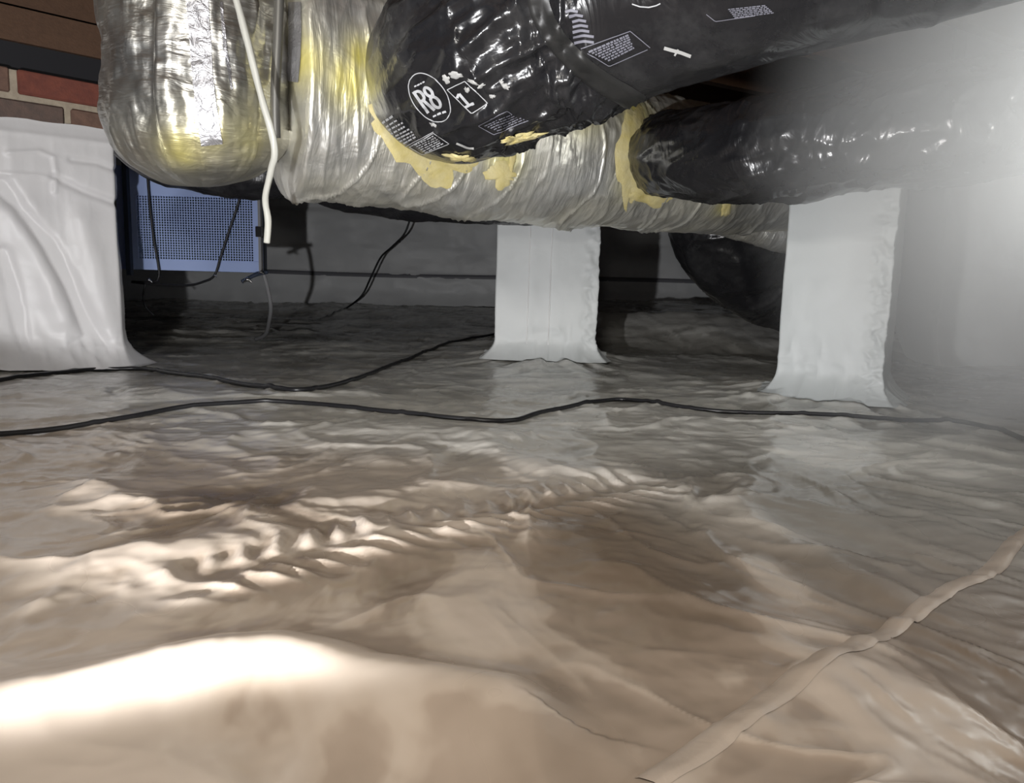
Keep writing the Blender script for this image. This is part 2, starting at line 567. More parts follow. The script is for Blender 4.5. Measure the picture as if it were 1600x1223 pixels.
def floor_h(x, y):
    x = np.asarray(x, float)
    y = np.asarray(y, float)
    h = 0.010 * fbm(x * 1.7 + 3.1, y * 1.7, 0.3, 3)
    # the soil climbs towards the back, a wrapped footing behind on the right
    h = h + 0.095 * sstep(3.0, 5.2, y)
    h = h + 0.135 * sstep(0.25, 0.42, x) * sstep(2.95, 3.45, y + 0.05 * x) * (1 - 0.4 * sstep(3.3, 5, y))
    # film wrinkles
    a = 0.30
    u = x * math.cos(a) + y * math.sin(a)
    v = -x * math.sin(a) + y * math.cos(a)
    wx = 0.06 * fbm(x * 5, y * 5, 1.7, 2)
    near = 1 - sstep(0.9, 1.7, y)
    wr = ridge(u * 15 + wx * 22, v * 3.6, 4.2, 3, 2.5)
    h = h + 0.0042 * wr * near * (0.35 + 0.65 * sstep(-0.1, 0.35, vn(x * 3.3, y * 3.3, 9.0)))
    wr2 = ridge(x * 5 + wx * 14, y * 9 + wx * 10, 7.7, 4, 2.6)
    h = h + 0.0036 * wr2 * sstep(0.7, 1.5, y)
    h = h + 0.016 * ridge(x * 2.3 + wx * 8, y * 3.1, 2.2, 3, 2.5) * sstep(2.3, 3.4, y)
    h = h + 0.0016 * fbm(x * 22, y * 22, 5.5, 3)
    h = h + 0.0055 * ridge(x * 4.5 + wx * 9, y * 4.0 - wx * 9, 12.2, 2, 9.0)
    rgt = sstep(0.0, 0.2, x) * (1 - sstep(0.8, 1.2, y))
    ub = x * 0.89 + y * 0.45
    vb = -x * 0.45 + y * 0.89
    h = h + 0.0042 * rgt * ridge(ub * 9 + wx * 16, vb * 2.4 + 1.1, 14.0, 3, 4.0)
    pat = sstep(-0.15, 0.4, vn(x * 2.6 + 4, y * 2.6, 6.0))
    h = h + 0.0022 * pat * ridge(x * 14 + wx * 30, y * 22 + wx * 20, 3.9, 3, 3.0) * sstep(0.6, 0.9, y)
    for pts, wd, hh in RIDGES:
        D, S, G = seg_dist(x, y, pts)
        wv = 1.25 * wd * (1 + 0.35 * vn(S * 9, 1.3, hh * 999))
        h = h + 0.55 * hh * np.exp(-(D / wv) ** 2)
    # knobbly track pressed into the soil
    D, S, G = seg_dist(x, y, TRACK)
    dd = D * G
    ss = S + 0.008 * vn(S * 14, 0.5)
    amp = sstep(0.0, 0.25, S) * (1 - sstep(0.75, 1.05, S / 1.0 * 0.9)) * (0.75 + 0.4 * vn(S * 16, 3.3))
    k = 2 * math.pi / 0.031
    r1 = np.exp(-((dd - 0.037) / 0.028) ** 2) * (1.2 * (0.5 + 0.5 * np.sin(k * (ss - 0.45 * dd))) ** 1.6 - 0.4)
    r2 = np.exp(-((dd + 0.033) / 0.028) ** 2) * (1.2 * (0.5 + 0.5 * np.sin(k * (ss + 0.45 * dd) + 2.2)) ** 1.6 - 0.4)
    h = h + amp * (0.0062 * (r1 + r2) - 0.003 * np.exp(-(dd / 0.02) ** 2))
    # mound close to the flashlight
    D, S, G = seg_dist(x, y, HOT)
    calm = np.exp(-(D / 0.09) ** 2) * (1 - 0.7 * sstep(0.40, 0.55, S))
    h = h * (1 - 0.85 * calm) + 0.005 * calm
    h = h + 0.031 * np.exp(-(D / np.where(G > 0, 0.040, 0.045)) ** 2) * (0.55 + 0.45 * sstep(0.02, 0.20, S)) * (1 - 0.35 * sstep(0.36, 0.52, S))
    # folded edge: the sheet on the right lies over the other
    D, S, G = seg_dist(x, y, FOLD)
    h = h + 0.004 * sstep(0.010, -0.010, D * G) * np.exp(-D / 0.10)
    # film pulled up to the piers in radiating pleats
    for c, rr in ((P1, 0.22), (P2, 0.17)):
        dx, dy = x - c.x, y - c.y
        d = np.hypot(dx, dy)
        th = np.arctan2(dy, dx)
        f = np.exp(-np.clip(d - rr, 0, 9) / 0.10)
        h = h + f * (0.022 + 0.008 * vn(th * 7, d * 4, 2.0)) + 0.006 * np.exp(-((d - rr - 0.1) / 0.15) ** 2) * vn(th * 9, d * 5, 4.0)
    return h


def floor_hit(px, py):
    z = 0.0
    for i in range(60):
        p = gnd(px, py, z) if ray(px, py).z < -1e-4 else at(px, py, 5)
        if p.y > 5.1 or p.y < 0:
            p = at(px, py, 5.1)
        z += 0.35 * (float(floor_h(p.x, p.y)) - z)
    return Vector((p.x, p.y, float(floor_h(p.x, p.y))))


nr, nc = 620, 600
ty = np.linspace(0, 1, nr)
ys = 0.16 * (5.6 / 0.16) ** ty
uu = np.linspace(-1, 1, nc)
YY = np.repeat(ys[:, None], nc, 1)
XX = (np.sign(uu) * np.abs(uu) ** 1.4)[None, :] * (0.9 + 0.95 * YY)
ZZ = floor_h(XX, YY)
Vf = np.stack([XX, YY, ZZ], -1)
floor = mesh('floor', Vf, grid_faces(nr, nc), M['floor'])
tag(floor, 'crumpled pale plastic vapour barrier covering the crawl space ground', kind='structure')
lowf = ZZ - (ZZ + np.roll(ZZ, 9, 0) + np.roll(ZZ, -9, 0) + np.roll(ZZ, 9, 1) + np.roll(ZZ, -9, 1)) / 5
cling_shade = 0.40 - lowf * 60 + 0.22 * fbm(XX * 3.5, YY * 3.5, 8.1, 4) - 0.10 * sstep(0.2, -0.3, XX) * (1 - sstep(0.6, 1.2, YY))
cling_shade = cling_shade + 0.30 * np.exp(-(((XX - 0.12) / 0.16) ** 2 + ((YY - 0.66) / 0.15) ** 2)) + 0.45 * sstep(0.24, 0.42, XX) * (1 - sstep(0.8, 1.3, YY))
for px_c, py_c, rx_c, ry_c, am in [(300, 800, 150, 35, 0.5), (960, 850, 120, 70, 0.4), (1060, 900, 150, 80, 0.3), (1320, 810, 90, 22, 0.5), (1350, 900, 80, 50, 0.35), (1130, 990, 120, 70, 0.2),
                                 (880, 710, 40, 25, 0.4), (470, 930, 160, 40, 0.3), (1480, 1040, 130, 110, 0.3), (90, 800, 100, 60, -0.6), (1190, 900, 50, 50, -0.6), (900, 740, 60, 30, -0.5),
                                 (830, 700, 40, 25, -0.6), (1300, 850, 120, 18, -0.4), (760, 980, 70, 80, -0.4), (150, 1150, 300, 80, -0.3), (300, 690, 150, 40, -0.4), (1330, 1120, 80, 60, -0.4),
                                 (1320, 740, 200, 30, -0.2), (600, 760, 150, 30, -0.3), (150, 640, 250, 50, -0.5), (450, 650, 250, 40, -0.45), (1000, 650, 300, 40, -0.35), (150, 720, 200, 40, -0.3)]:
    # damp and dry soil under the film, plus painted shade and reflections
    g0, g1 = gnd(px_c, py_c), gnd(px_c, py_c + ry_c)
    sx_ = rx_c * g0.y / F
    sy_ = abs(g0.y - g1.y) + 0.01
    cling_shade = cling_shade + am * np.exp(-(((XX - g0.x) / sx_) ** 2 + ((YY - g0.y) / sy_) ** 2))
a = floor.data.attributes.new('cling_shade', 'FLOAT', 'POINT')
a.data.foreach_set('value', np.clip(cling_shade, 0, 1).astype(np.float32).ravel())
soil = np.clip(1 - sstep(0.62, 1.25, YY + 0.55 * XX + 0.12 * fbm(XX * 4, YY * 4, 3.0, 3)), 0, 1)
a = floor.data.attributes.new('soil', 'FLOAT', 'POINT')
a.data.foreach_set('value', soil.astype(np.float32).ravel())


def ribbon_on_floor(name, pts2, width, lift, mat_, parent, n=160, k=7):
    P, S = spline([(p[0], p[1]) for p in pts2], n)
    T = np.gradient(P, axis=0)
    T /= np.linalg.norm(T, axis=1)[:, None]
    Nn = np.stack([-T[:, 1], T[:, 0]], 1)
    q = np.linspace(-1, 1, k)
    wv = width * (1 + 0.12 * vn(S * 20, 1.0))
    X = P[:, 0:1] + Nn[:, 0:1] * q * wv[:, None]
    Y = P[:, 1:2] + Nn[:, 1:2] * q * wv[:, None]
    Z = floor_h(X, Y) + lift * (1 - np.abs(q) ** 4) + 0.0004
    return mesh(name, np.stack([X, Y, Z], -1), grid_faces(n, k, flip=True), mat_, parent)


o = ribbon_on_floor('folded_seam', FOLD, 0.0085, 0.0022, M['floor_fold'], floor)
tag(o, 'pale folded edge of the plastic sheet')

# ------------------------------------------------------------------ left wall: bricks above a white liner
WA = np.array(at(0, 585, 1.93))[:2]
WB = np.array(at(182, 575, 2.12))[:2]
WU = (WB - WA) / np.linalg.norm(WB - WA)
WN = np.array((WU[1], -WU[0]))            # towards the camera
if WN.dot(-WA) < 0:
    WN = -WN


def wall_uz(px, py):
    d = np.array(ray(px, py))
    c = np.array(CAM)
    t = (WA - c[:2]).dot(WN) / d[:2].dot(WN)
    p = c + d * t
    return (p[:2] - WA).dot(WU), p[2]


def wp(u, z, off=0.0):
    p = WA + WU * u + WN * off
    return (p[0], p[1], z)


uE = wall_uz(182, 400)[0]
wall_left = empty('wall_left', (*(WA + WU * uE), 0.0), 'brick foundation wall with white plastic liner stapled over its lower part', kind='structure')
uB0, zT = wall_uz(26, 108)
uB1, _ = wall_uz(158, 130)
_, zTb = wall_uz(90, 148)
print('brick', uB0, uB1, zT, zTb, uE, wall_uz(0, 183), wall_uz(170, 203), wall_uz(60, 30), wall_uz(60, 66))
BL = uB1 - uB0
BH = 0.060
JT = 0.017
z_top = zT
u0 = -1.3


def wall_box(name, ua, ub, za, zb, oa, ob, mat_, parent, bev=0.0, smooth=False, jit=0.0):
    import bmesh
    bm = bmesh.new()
    bmesh.ops.create_cube(bm, size=1.0)
    if bev:
        for v in bm.verts:
            v.co = Vector(((ua + ub) / 2 + v.co.x * (ub - ua), (oa + ob) / 2 + v.co.y * (ob - oa), (za + zb) / 2 + v.co.z * (zb - za)))
        bmesh.ops.bevel(bm, geom=list(bm.edges), offset=bev, segments=1, affect='EDGES')
    else:
        for v in bm.verts:
            v.co = Vector(((ua + ub) / 2 + v.co.x * (ub - ua), (oa + ob) / 2 + v.co.y * (ob - oa), (za + zb) / 2 + v.co.z * (zb - za)))
    V = []
    for v in bm.verts:
        j = [random.uniform(-jit, jit) for _ in range(3)]
        V.append(wp(v.co.x + j[0], v.co.z + j[1], v.co.y + j[2]))
    bm.verts.index_update()
    Fc = [tuple(v.index for v in f.verts) for f in bm.faces]
    bm.free()
    return mesh(name, V, Fc, mat_, parent, smooth=smooth)


wall_box('mortar', u0, uE - 0.004, -0.1, z_top - 0.002, -0.24, -0.004, M['mortar'], wall_left)
pitch = BL + JT
for row in range(3):
    zb = z_top - row * (BH + JT)
    off = 0.0 if row % 2 == 0 else -pitch * 0.5 + 0.012
    kk = -5
    while True:
        ua = uB0 + off + kk * pitch
        kk += 1
        if ua > uE - 0.02:
            break
        ub = min(ua + BL, uE - 0.002)
        mt = 'brick_red' if (row == 0 and abs(ua - uB0) < 0.02) else 'brick_tan' if row == 0 else 'brick_brown' if kk % 2 else 'brick_tan'
        wall_box('brick', ua, ub, zb - BH, zb, -0.12, random.uniform(0.004, 0.009), M[mt], wall_left, 0.004, jit=0.0012)

# liner sheet: from the fold at the top, round the corner and out over the ground
FOLDS_W = [  # pixel polyline on the wall, half width, depth (negative: valley)
    (((2, 292), (40, 340), (75, 385), (105, 440), (130, 500), (155, 545)), 0.020, -0.030),
    (((4, 395), (20, 450), (38, 545)), 0.014, -0.022),
    (((30, 330), (70, 420), (95, 500)), 0.035, 0.014),
    (((125, 345), (150, 430), (172, 520)), 0.03, 0.010),
    (((10, 240), (60, 237), (82, 246), (86, 270), (84, 300)), 0.006, 0.004),
    (((110, 250), (150, 255), (182, 268)), 0.008, -0.006),
    (((85, 278), (130, 300), (182, 318)), 0.010, -0.008),
    (((0, 272), (60, 275), (86, 282)), 0.006, 0.003),
    (((0, 205), (90, 216), (180, 226)), 0.008, 0.003),
    (((100, 545), (125, 530), (150, 560)), 0.012, -0.010),
]
FOLDS_W = [([np.array(wall_uz(*q)) for q in a], b, c) for a, b, c in FOLDS_W]
zl0 = wall_uz(0, 183)[1]
zl1 = wall_uz(170, 203)[1]
nu, nz = 260, 200
su = np.linspace(0, 1, nu)
LW = (uE - u0)
ret = 0.24
arc = su ** 0.55 * (LW + ret)
sz = np.linspace(0, 1, nz)
U, Zt = np.meshgrid(arc, sz, indexing='ij')
uu_ = np.minimum(U + u0, uE)
back = np.clip(U - LW, 0, None)
ztop = zl0 + (zl1 - zl0) * np.clip(uu_ / uE, -2, 1) + 0.004 * vn(uu_ * 14, 0.4)
bx = WA[0] + WU[0] * uu_
by = WA[1] + WU[1] * uu_
zb_ = np.minimum(floor_h(bx + WN[0] * 0.05, by + WN[1] * 0.05), 0.1)
Zw = zb_ + (ztop - zb_) * Zt
out = 0.012 + 0.006 * fbm(uu_ * 5, Zw * 5, 1.1, 3) + 0.003 * ridge(uu_ * 9 + 2, Zw * 4, 0.7, 3)
for pts, wd, dp in FOLDS_W:
    D, S, G = seg_dist(uu_, Zw, pts)
    out = out + dp * np.exp(-(D / wd) ** 2)
out = np.clip(out, 0.004, None) * sstep(1.0, 0.93, Zt) + 0.008 * (1 - sstep(1.0, 0.93, Zt))
low = np.clip((0.11 - (Zw - zb_)) / 0.11, 0, 1)
out = out + 0.075 * low ** 2.5 * (1 + 0.25 * vn(uu_ * 22, 1.0)) + 0.012 * low * ridge(uu_ * 16, Zw * 14, 3.3, 2)
Zw = Zw + 0.006 * low
cornr = np.clip(back / 0.02, 0, 1)
px_ = WA[0] + WU[0] * (uu_ + out * cornr) + WN[0] * (out * (1 - cornr) - back)
py_ = WA[1] + WU[1] * (uu_ + out * cornr) + WN[1] * (out * (1 - cornr) - back)
o = mesh('liner', np.stack([px_, py_, Zw], -1), grid_faces(nu, nz, flip=False), M['wall_liner'], wall_left)
tag(o, 'white plastic sheet with soft diagonal folds')
# black band and rim joist above the bricks
zs1 = wall_uz(60, 66)[1]
trim = wall_box('trim_1', u0, uE + 0.9, z_top + 0.004, zs1 + 0.02, -0.24, -0.05, M['wall_top_band'], None)
tag(trim, 'black band on top of the brick wall', kind='structure')
rim = empty('trim_2', wp(uE, zs1), 'brown wooden rim joist above the black band', kind='structure')
wall_box('joist_board', u0, uE + 0.9, zs1, zs1 + 0.085, -0.10, -0.035, M['wood'], rim)
wall_box('joist_board', u0, uE + 0.9, zs1 + 0.10, zs1 + 0.24, -0.16, -0.07, M['wood'], rim)
nl = at(29, 48, 1.93)
q = wall_uz(29, 48)
o = wall_box('nail_head', q[0] - 0.004, q[0] + 0.004, q[1] - 0.007, q[1] + 0.004, -0.052, -0.044, M['steel'], trim, 0.0015)

# ------------------------------------------------------------------ ceiling with joists (parallel to the trunk duct)
yaw = math.atan2(0.65, 1.17)
ceil_ = box('ceiling', (-4, -0.8, 1.27), (4.5, 6.0, 1.30), M['subfloor'])
tag(ceil_, 'dark wooden subfloor boards overhead', kind='structure')
for kx in range(-3, 11):
    off = 0.42 * kx + 0.25
    c = np.array((0.4, 1.0)) + np.array((-math.sin(yaw), math.cos(yaw))) * off
    L = 3.4
    V = []
    for z in (1.04, 1.27):
        for a_, b_ in ((-L, -0.02), (L, -0.02), (L, 0.02), (-L, 0.02)):
            p = c + np.array((math.cos(yaw), math.sin(yaw))) * a_ + np.array((-math.sin(yaw), math.cos(yaw))) * b_
            V.append((p[0], p[1], z))
    Fc = [(3, 2, 1, 0), (4, 5, 6, 7), (0, 1, 5, 4), (1, 2, 6, 5), (2, 3, 7, 6), (3, 0, 4, 7)]
    mesh('joist', V, Fc, M['wood'], ceil_, smooth=False)

# ------------------------------------------------------------------ back wall and right wall
YB = 5.2


def liner_wall(name, x0, x1, yfun, z1, mat_, label, seams, side=False):
    nx, nz_ = 240, 90
    X, T_ = np.meshgrid(np.linspace(x0, x1, nx), np.linspace(0, 1, nz_), indexing='ij')
    Y0 = yfun(X)
    zb = floor_h(X, Y0 - 0.05) - 0.03
    Z = zb + (z1 - zb) * T_
    o_ = 0.012 * fbm(X * 3, Z * 6, 2.2, 3) + 0.010 * ridge(X * 6 + Z * 2, Z * 5, 1.9, 3)
    for zs in seams:
        o_ = o_ + 0.012 * sstep(zs + 0.012, zs, Z)
    lowz = np.clip((0.16 - (Z - zb)) / 0.16, 0, 1)
    o_ = o_ + 0.08 * lowz ** 2 * (1 + 0.4 * vn(X * 9, 0.2))
    w_ = mesh(name, np.stack([X, Y0 - o_, Z], -1), grid_faces(nx, nz_, flip=True), mat_)
    tag(w_, label, kind='structure')
    return w_


zseam = at(600, 428, YB).z
liner_wall('wall_back', -3.4, 3.6, lambda x: YB + 0 * x, 1.3, M['back_liner'], 'grey wrapped far wall with a horizontal seam', [zseam, zseam + 0.42])
xr0 = at(1446, 500, 2.85).x
V = []
for x_ in np.linspace(-3.3, 3.5, 60):
    for dy_, dz_ in ((-0.030, 0.012), (-0.040, 0.0), (-0.036, -0.016)):
        V.append((x_, YB + dy_ - 0.012 * float(fbm(x_ * 3, zseam * 6, 2.2, 3)), zseam + dz_ + 0.008 * math.sin(x_ * 1.7)))
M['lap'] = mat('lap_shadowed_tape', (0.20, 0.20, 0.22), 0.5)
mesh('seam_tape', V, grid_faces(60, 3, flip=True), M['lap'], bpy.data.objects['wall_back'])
wr_ = liner_wall('wall_right', xr0, 3.4, lambda x: 2.85 + 0.05 * (x - xr0) + 0.25 * sstep(xr0 + 0.03, xr0, x), 1.3, M['pier_liner'], 'shiny plastic wrapped wall behind the right pier', [0.36])


# ------------------------------------------------------------------ wrapped piers
def pier(px_l, px_r, ytop, Yl, Yr, py_l, py_r, ztop, depth, label, crinkle, seed, seams):
    A_ = at(px_l, py_l, Yl)
    B_ = at(px_r, py_r, Yr)
    a2, b2 = np.array(A_)[:2], np.array(B_)[:2]
    u = b2 - a2
    Wd = np.linalg.norm(u)
    u /= Wd
    nrm = np.array((-u[1], u[0]))          # away from camera
    if nrm[1] < 0: nrm = -nrm
    ctr = (a2 + b2) / 2 + nrm * depth / 2
    zf = float(floor_h(ctr[0], ctr[1] - depth / 2 - 0.05))
    root = empty('pier', (ctr[0], ctr[1], 0.0), label, 'pier', 'wrapped crawl space piers')
    k, n_ = 260, 220
    per = np.linspace(0, 1, k, endpoint=False)
    Lp = 2 * (Wd + depth)
    s = per * Lp
    # rectangle perimeter, corners rounded by sampling
    def rect(s):
        x = np.where(s < Wd, s, np.where(s < Wd + depth, Wd, np.where(s < 2 * Wd + depth, 2 * Wd + depth - s, 0)))
        y = np.where(s < Wd, 0, np.where(s < Wd + depth, s - Wd, np.where(s < 2 * Wd + depth, depth, Lp - s)))
        return x - Wd / 2, y - depth / 2
    rx, ry = rect(s)
    # distance along perimeter to the nearest corner
    cs = np.array([0, Wd, Wd + depth, 2 * Wd + depth, Lp])
    dc = np.min(np.abs(s[:, None] - cs[None]), 1)
    rd = np.stack([rx, ry], 1)
    rn = rd / np.linalg.norm(rd, axis=1)[:, None]
    # face normals
    fn = np.zeros_like(rd)
    fn[s < Wd] = (0, -1)
    fn[(s >= Wd) & (s < Wd + depth)] = (1, 0)
    fn[(s >= Wd + depth) & (s < 2 * Wd + depth)] = (0, 1)
    fn[s >= 2 * Wd + depth] = (-1, 0)
    bl = np.exp(-(dc / 0.012) ** 2)[:, None]
    fn = fn * (1 - bl) + rn * bl
    zz = np.linspace(0, 1, n_) ** 1.25
    Z = zf + (ztop - zf) * zz
    SG, ZG = np.meshgrid(s, Z, indexing='ij')
    edge = np.exp(-(np.minimum(np.abs(SG - Wd), np.abs(SG - Wd * 0.93)) / (0.012 * crinkle + 0.006)) ** 2)
    o_ = 0.0012 * fbm(SG * 12, ZG * 8, seed, 3)
    o_ = o_ + 0.0055 * crinkle * edge * (ridge(SG * 26 + ZG * 18, ZG * 24 - SG * 10, seed + 1.5, 3) - 1.0)
    hgt = ZG - zf
    lo_ = np.clip((0.07 - hgt) / 0.07, 0, 1)
    o_ = o_ + 0.05 * lo_ ** 2.2 + 0.012 * lo_ * (ridge(SG * 26, hgt * 8, seed + 3, 2) - 0.8) + 0.002 * np.exp(-((hgt - 0.09) / 0.05) ** 2) * (ridge(SG * 16, hgt * 16, seed + 5, 2) - 0.9)
    X2 = rx[:, None] + fn[:, 0:1] * o_
    Y2 = ry[:, None] + fn[:, 1:2] * o_
    sh = 1 - 0.0 * hgt
    Wx = ctr[0] + u[0] * X2 + nrm[0] * Y2
    Wy = ctr[1] + u[1] * X2 + nrm[1] * Y2
    Zl = np.where(lo_ > 0, np.maximum(ZG, floor_h(Wx, Wy) + 0.002 + hgt * 0.6 * (1 - lo_)), ZG)
    V = np.stack([Wx, Wy, Zl], -1).transpose(1, 0, 2)
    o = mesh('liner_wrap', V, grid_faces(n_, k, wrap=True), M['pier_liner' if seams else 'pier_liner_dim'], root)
    # top block
    V = []
    for z in (ztop - 0.02, ztop + 0.012):
        for a_, b_ in ((-1, -1), (1, -1), (1, 1), (-1, 1)):
            p = ctr + u * a_ * (Wd / 2 - 0.004) + nrm * b_ * (depth / 2 - 0.004)
            V.append((p[0], p[1], z))
    mesh('cap_block', V, [(3, 2, 1, 0), (4, 5, 6, 7), (0, 1, 5, 4), (1, 2, 6, 5), (2, 3, 7, 6), (3, 0, 4, 7)], M['mortar'], root, smooth=False)
    # vertical tape strips on the front
    for f0, f1, wd in seams:
        zc = np.linspace(zf + 0.05, ztop, 40)
        fr = np.linspace(f0, f1, 40)
        V = []
        for z, f in zip(zc, fr):
            for q_ in (-1, -0.6, 0.6, 1):
                p = ctr + u * ((f - 0.5) * Wd + q_ * wd) - nrm * (depth / 2 + 0.0025 + (0.0016 if abs(q_) < 1 else -0.001))
                V.append((p[0], p[1], z))
        mesh('seam_tape', V, grid_faces(40, 4), M['seam_tape'], root)
    return root


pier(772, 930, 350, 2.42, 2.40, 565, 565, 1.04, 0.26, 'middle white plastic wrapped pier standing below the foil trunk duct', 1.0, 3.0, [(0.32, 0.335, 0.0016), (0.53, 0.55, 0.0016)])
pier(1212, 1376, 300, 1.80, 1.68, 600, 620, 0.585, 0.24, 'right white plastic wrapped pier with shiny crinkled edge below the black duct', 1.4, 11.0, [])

# ------------------------------------------------------------------ foil trunk duct
cpx = [  # pixel, axis y, depth, radius
    (428, 176, 1.56, 0.172), (520, 188, 1.625, 0.172), (650, 210, 1.72, 0.172), (800, 233, 1.845, 0.172),
    (950, 251, 1.99, 0.170), (1100, 266, 2.145, 0.165), (1230, 278, 2.29, 0.160), (1330, 286, 2.43, 0.155)]
trunk = empty('trunk_duct', at(700, 340, 1.75), 'large silver foil wrapped trunk duct running below the joists to the right pier', 'duct')


def tint_fun(spots):  # round yellow tint fading out from each spot
    S_ = [(np.array(at(px, py, Y)), r) for px, py, Y, r in spots]
    def f(V):
        v = np.zeros(len(V))
        for c, r in S_:
            v = np.maximum(v, np.exp(-(np.linalg.norm(V - c, axis=1) / r) ** 2))
        return v
    return f


def foil_disp(S, T, R):
    ring = ridge(S * 26 + 1.2 * np.sin(T) + 0.6 * vn(S * 9, T * 2), T * 1.1, 2.0, 3, 4.0)
    lump = fbm(S * 7, T * 1.6, 1.0, 3)
    long_ = ridge(S * 9 - 0.9 * np.sin(T * 0.5 + 0.6) + 0.4 * vn(S * 3, T), T * 0.5, 7.0, 1, 26.0)
    return 0.003 * ring + 0.006 * lump + 0.0075 * long_ + 0.0012 * fbm(S * 40, T * 7, 4.0, 2)


st_b = tint_fun([(480, 165, 1.45, 0.05), (540, 190, 1.48, 0.055), (570, 150, 1.48, 0.045), (640, 225, 1.55, 0.06), (700, 250, 1.6, 0.06), (780, 275, 1.68, 0.045),
                  (985, 180, 1.85, 0.06), (990, 280, 1.85, 0.05), (1135, 330, 2.0, 0.03), (900, 200, 1.78, 0.05)])
st_a = tint_fun([(330, 235, 1.30, 0.06), (400, 205, 1.33, 0.05), (280, 250, 1.32, 0.05), (425, 230, 1.36, 0.07)])
main = tube('main_jacket', [at(a, b, c) for a, b, c, d in cpx], [d for *_, d in cpx], M['foil'], trunk, n=560, k=200, disp=foil_disp,
            rv=[1.45, 1.36, 1.20, 1.05, 1.0, 1.0, 1.0, 1.0], attr=st_b, cap=(0.03, 0.1))
# the axis is lifted where the section is taller, so that the underside stays level
me = main.data
co = np.zeros(len(me.vertices) * 3)
me.vertices.foreach_get('co', co)
co = co.reshape(-1, 3)
sw = np.zeros(len(me.vertices) * 3, np.float32)
me.attributes['swept'].data.foreach_get('vector', sw)
sv = sw.reshape(-1, 3)[:, 0]
Lm = sv.max()
co[:, 2] += 0.172 * np.interp(sv / Lm, np.linspace(0, 1, 8), [0.45, 0.36, 0.20, 0.05, 0, 0, 0, 0]) * np.where(np.arange(len(co)) < 560 * 200, 1, 0)
me.vertices.foreach_set('co', co.ravel())
me.update()


def drop_disp(S, T, R):
    ax = ridge(T * 4.2 + 0.5 * vn(S * 5, T), S * 3.0, 6.0, 3, 4.0)
    return 0.006 * ax + 0.010 * fbm(S * 6, T * 1.5, 9.0, 3) + 0.002 * fbm(S * 40, T * 7, 4.0, 2)


dropo = tube('end_jacket', [at(318, 292, 1.50), at(316, 270, 1.495), at(312, 200, 1.48), at(310, 100, 1.475), at(308, -20, 1.475), at(306, -150, 1.475), at(305, -200, 1.475)],
             [0.160, 0.166, 0.164, 0.158, 0.158, 0.160, 0.160], M['foil_end'], trunk, n=330, k=200, disp=drop_disp, cap=(0.15, 0.0), attr=st_a)
tag(dropo, 'upright foil wrapped end with rounded bottom')


# ------------------------------------------------------------------ black flexible ducts
def poly_disp(amp, f):
    def d(S, T, R):
        spiral = ridge(S * f + T * 0.8 + 0.7 * vn(S * 6, T * 1.5), T * 1.3, 3.3, 3, 3.0)
        return amp * (spiral - 0.9) + amp * 1.1 * fbm(S * 8, T * 1.5, 6.1, 3)
    return d


big = empty('flexible_duct', at(760, 200, 1.4), 'large glossy black flexible duct with printed R8 oval leaving the foil trunk', 'duct')


def big_disp(S, T, R):
    crk = sstep(0.40, 0.50, S) * (1 - sstep(0.66, 0.72, S))
    a = 0.010 * fbm(S * 6, T * 1.2, 6.1, 3) + 0.003 * ridge(S * 14 + T, T * 1.5, 3.3, 2, 3.0)
    return a + crk * (0.017 * (ridge(S * 18 + T * 1.8, T * 3.0, 8.3, 3, 2.2) - 1.0))


bigj = tube('jacket', [at(716, 118, 1.80), at(712, 114, 1.62), at(716, 110, 1.47), at(745, 95, 1.36), at(800, 66, 1.31), at(870, 32, 1.28), at(960, -5, 1.24), at(1100, -52, 1.17), at(1300, -125, 1.07), at(1500, -200, 0.98), at(1800, -330, 0.85)],
            [0.158, 0.162, 0.166, 0.168, 0.168, 0.166, 0.158, 0.160, 0.162, 0.160, 0.16], M['poly'], big, n=520, k=200, disp=big_disp)
low = empty('flexible_duct', at(1130, 310, 1.6), 'smaller black flexible duct leading right across the top of the right pier', 'duct')
lowj = tube('jacket', [at(1014, 246, 1.95), at(1036, 242, 1.86), at(1068, 240, 1.75), at(1150, 240, 1.62), at(1300, 222, 1.50), at(1450, 200, 1.42), at(1620, 180, 1.36), at(1900, 150, 1.28)],
            [0.094, 0.100, 0.106, 0.107, 0.105, 0.104, 0.104, 0.104], M['poly'], low, n=420, k=140, disp=poly_disp(0.006, 16), cap=(0.05, 0))
back = empty('flexible_duct', at(640, 320, 2.1), 'dull black flexible duct half hidden behind the foil trunk above the far wall', 'duct')
cont = [(205, 252, 1.98), (255, 285, 2.0), (330, 303, 2.0), (400, 310, 2.02), (445, 306, 2.05), (490, 309, 2.08), (550, 331, 2.12), (640, 341, 2.16), (775, 351, 2.22), (880, 349, 2.27), (980, 335, 2.3)]
rb = 0.075
tube('jacket', [at(a, b - rb * F / c, c) for a, b, c in cont], rb, M['poly_dull'], back, n=300, k=80, disp=poly_disp(0.004, 14))
hang = empty('flexible_duct', at(1180, 480, 2.5), 'black flexible duct sagging down behind the right pier in the shadows', 'duct')
tube('jacket', [at(1112, 270, 2.50), at(1122, 340, 2.52), at(1150, 395, 2.55), at(1205, 438, 2.6), at(1270, 458, 2.62), at(1310, 452, 2.66)], [0.16, 0.165, 0.165, 0.16, 0.15, 0.15], M['poly'], hang, n=260, k=110, disp=poly_disp(0.007, 15))
fb = empty('foil_branch', at(1210, 380, 2.3), 'short grey foil branch below the trunk beside the right pier', 'duct')
tube('jacket', [at(1120, 338, 2.28), at(1180, 355, 2.30), at(1240, 372, 2.33), at(1330, 385, 2.45)], 0.05, M['foil'], fb, n=90, k=60, disp=lambda S, T, R: 0.003 * ridge(S * 30, T * 1.2, 1.0, 2, 3), attr=lambda V: np.zeros(len(V)))


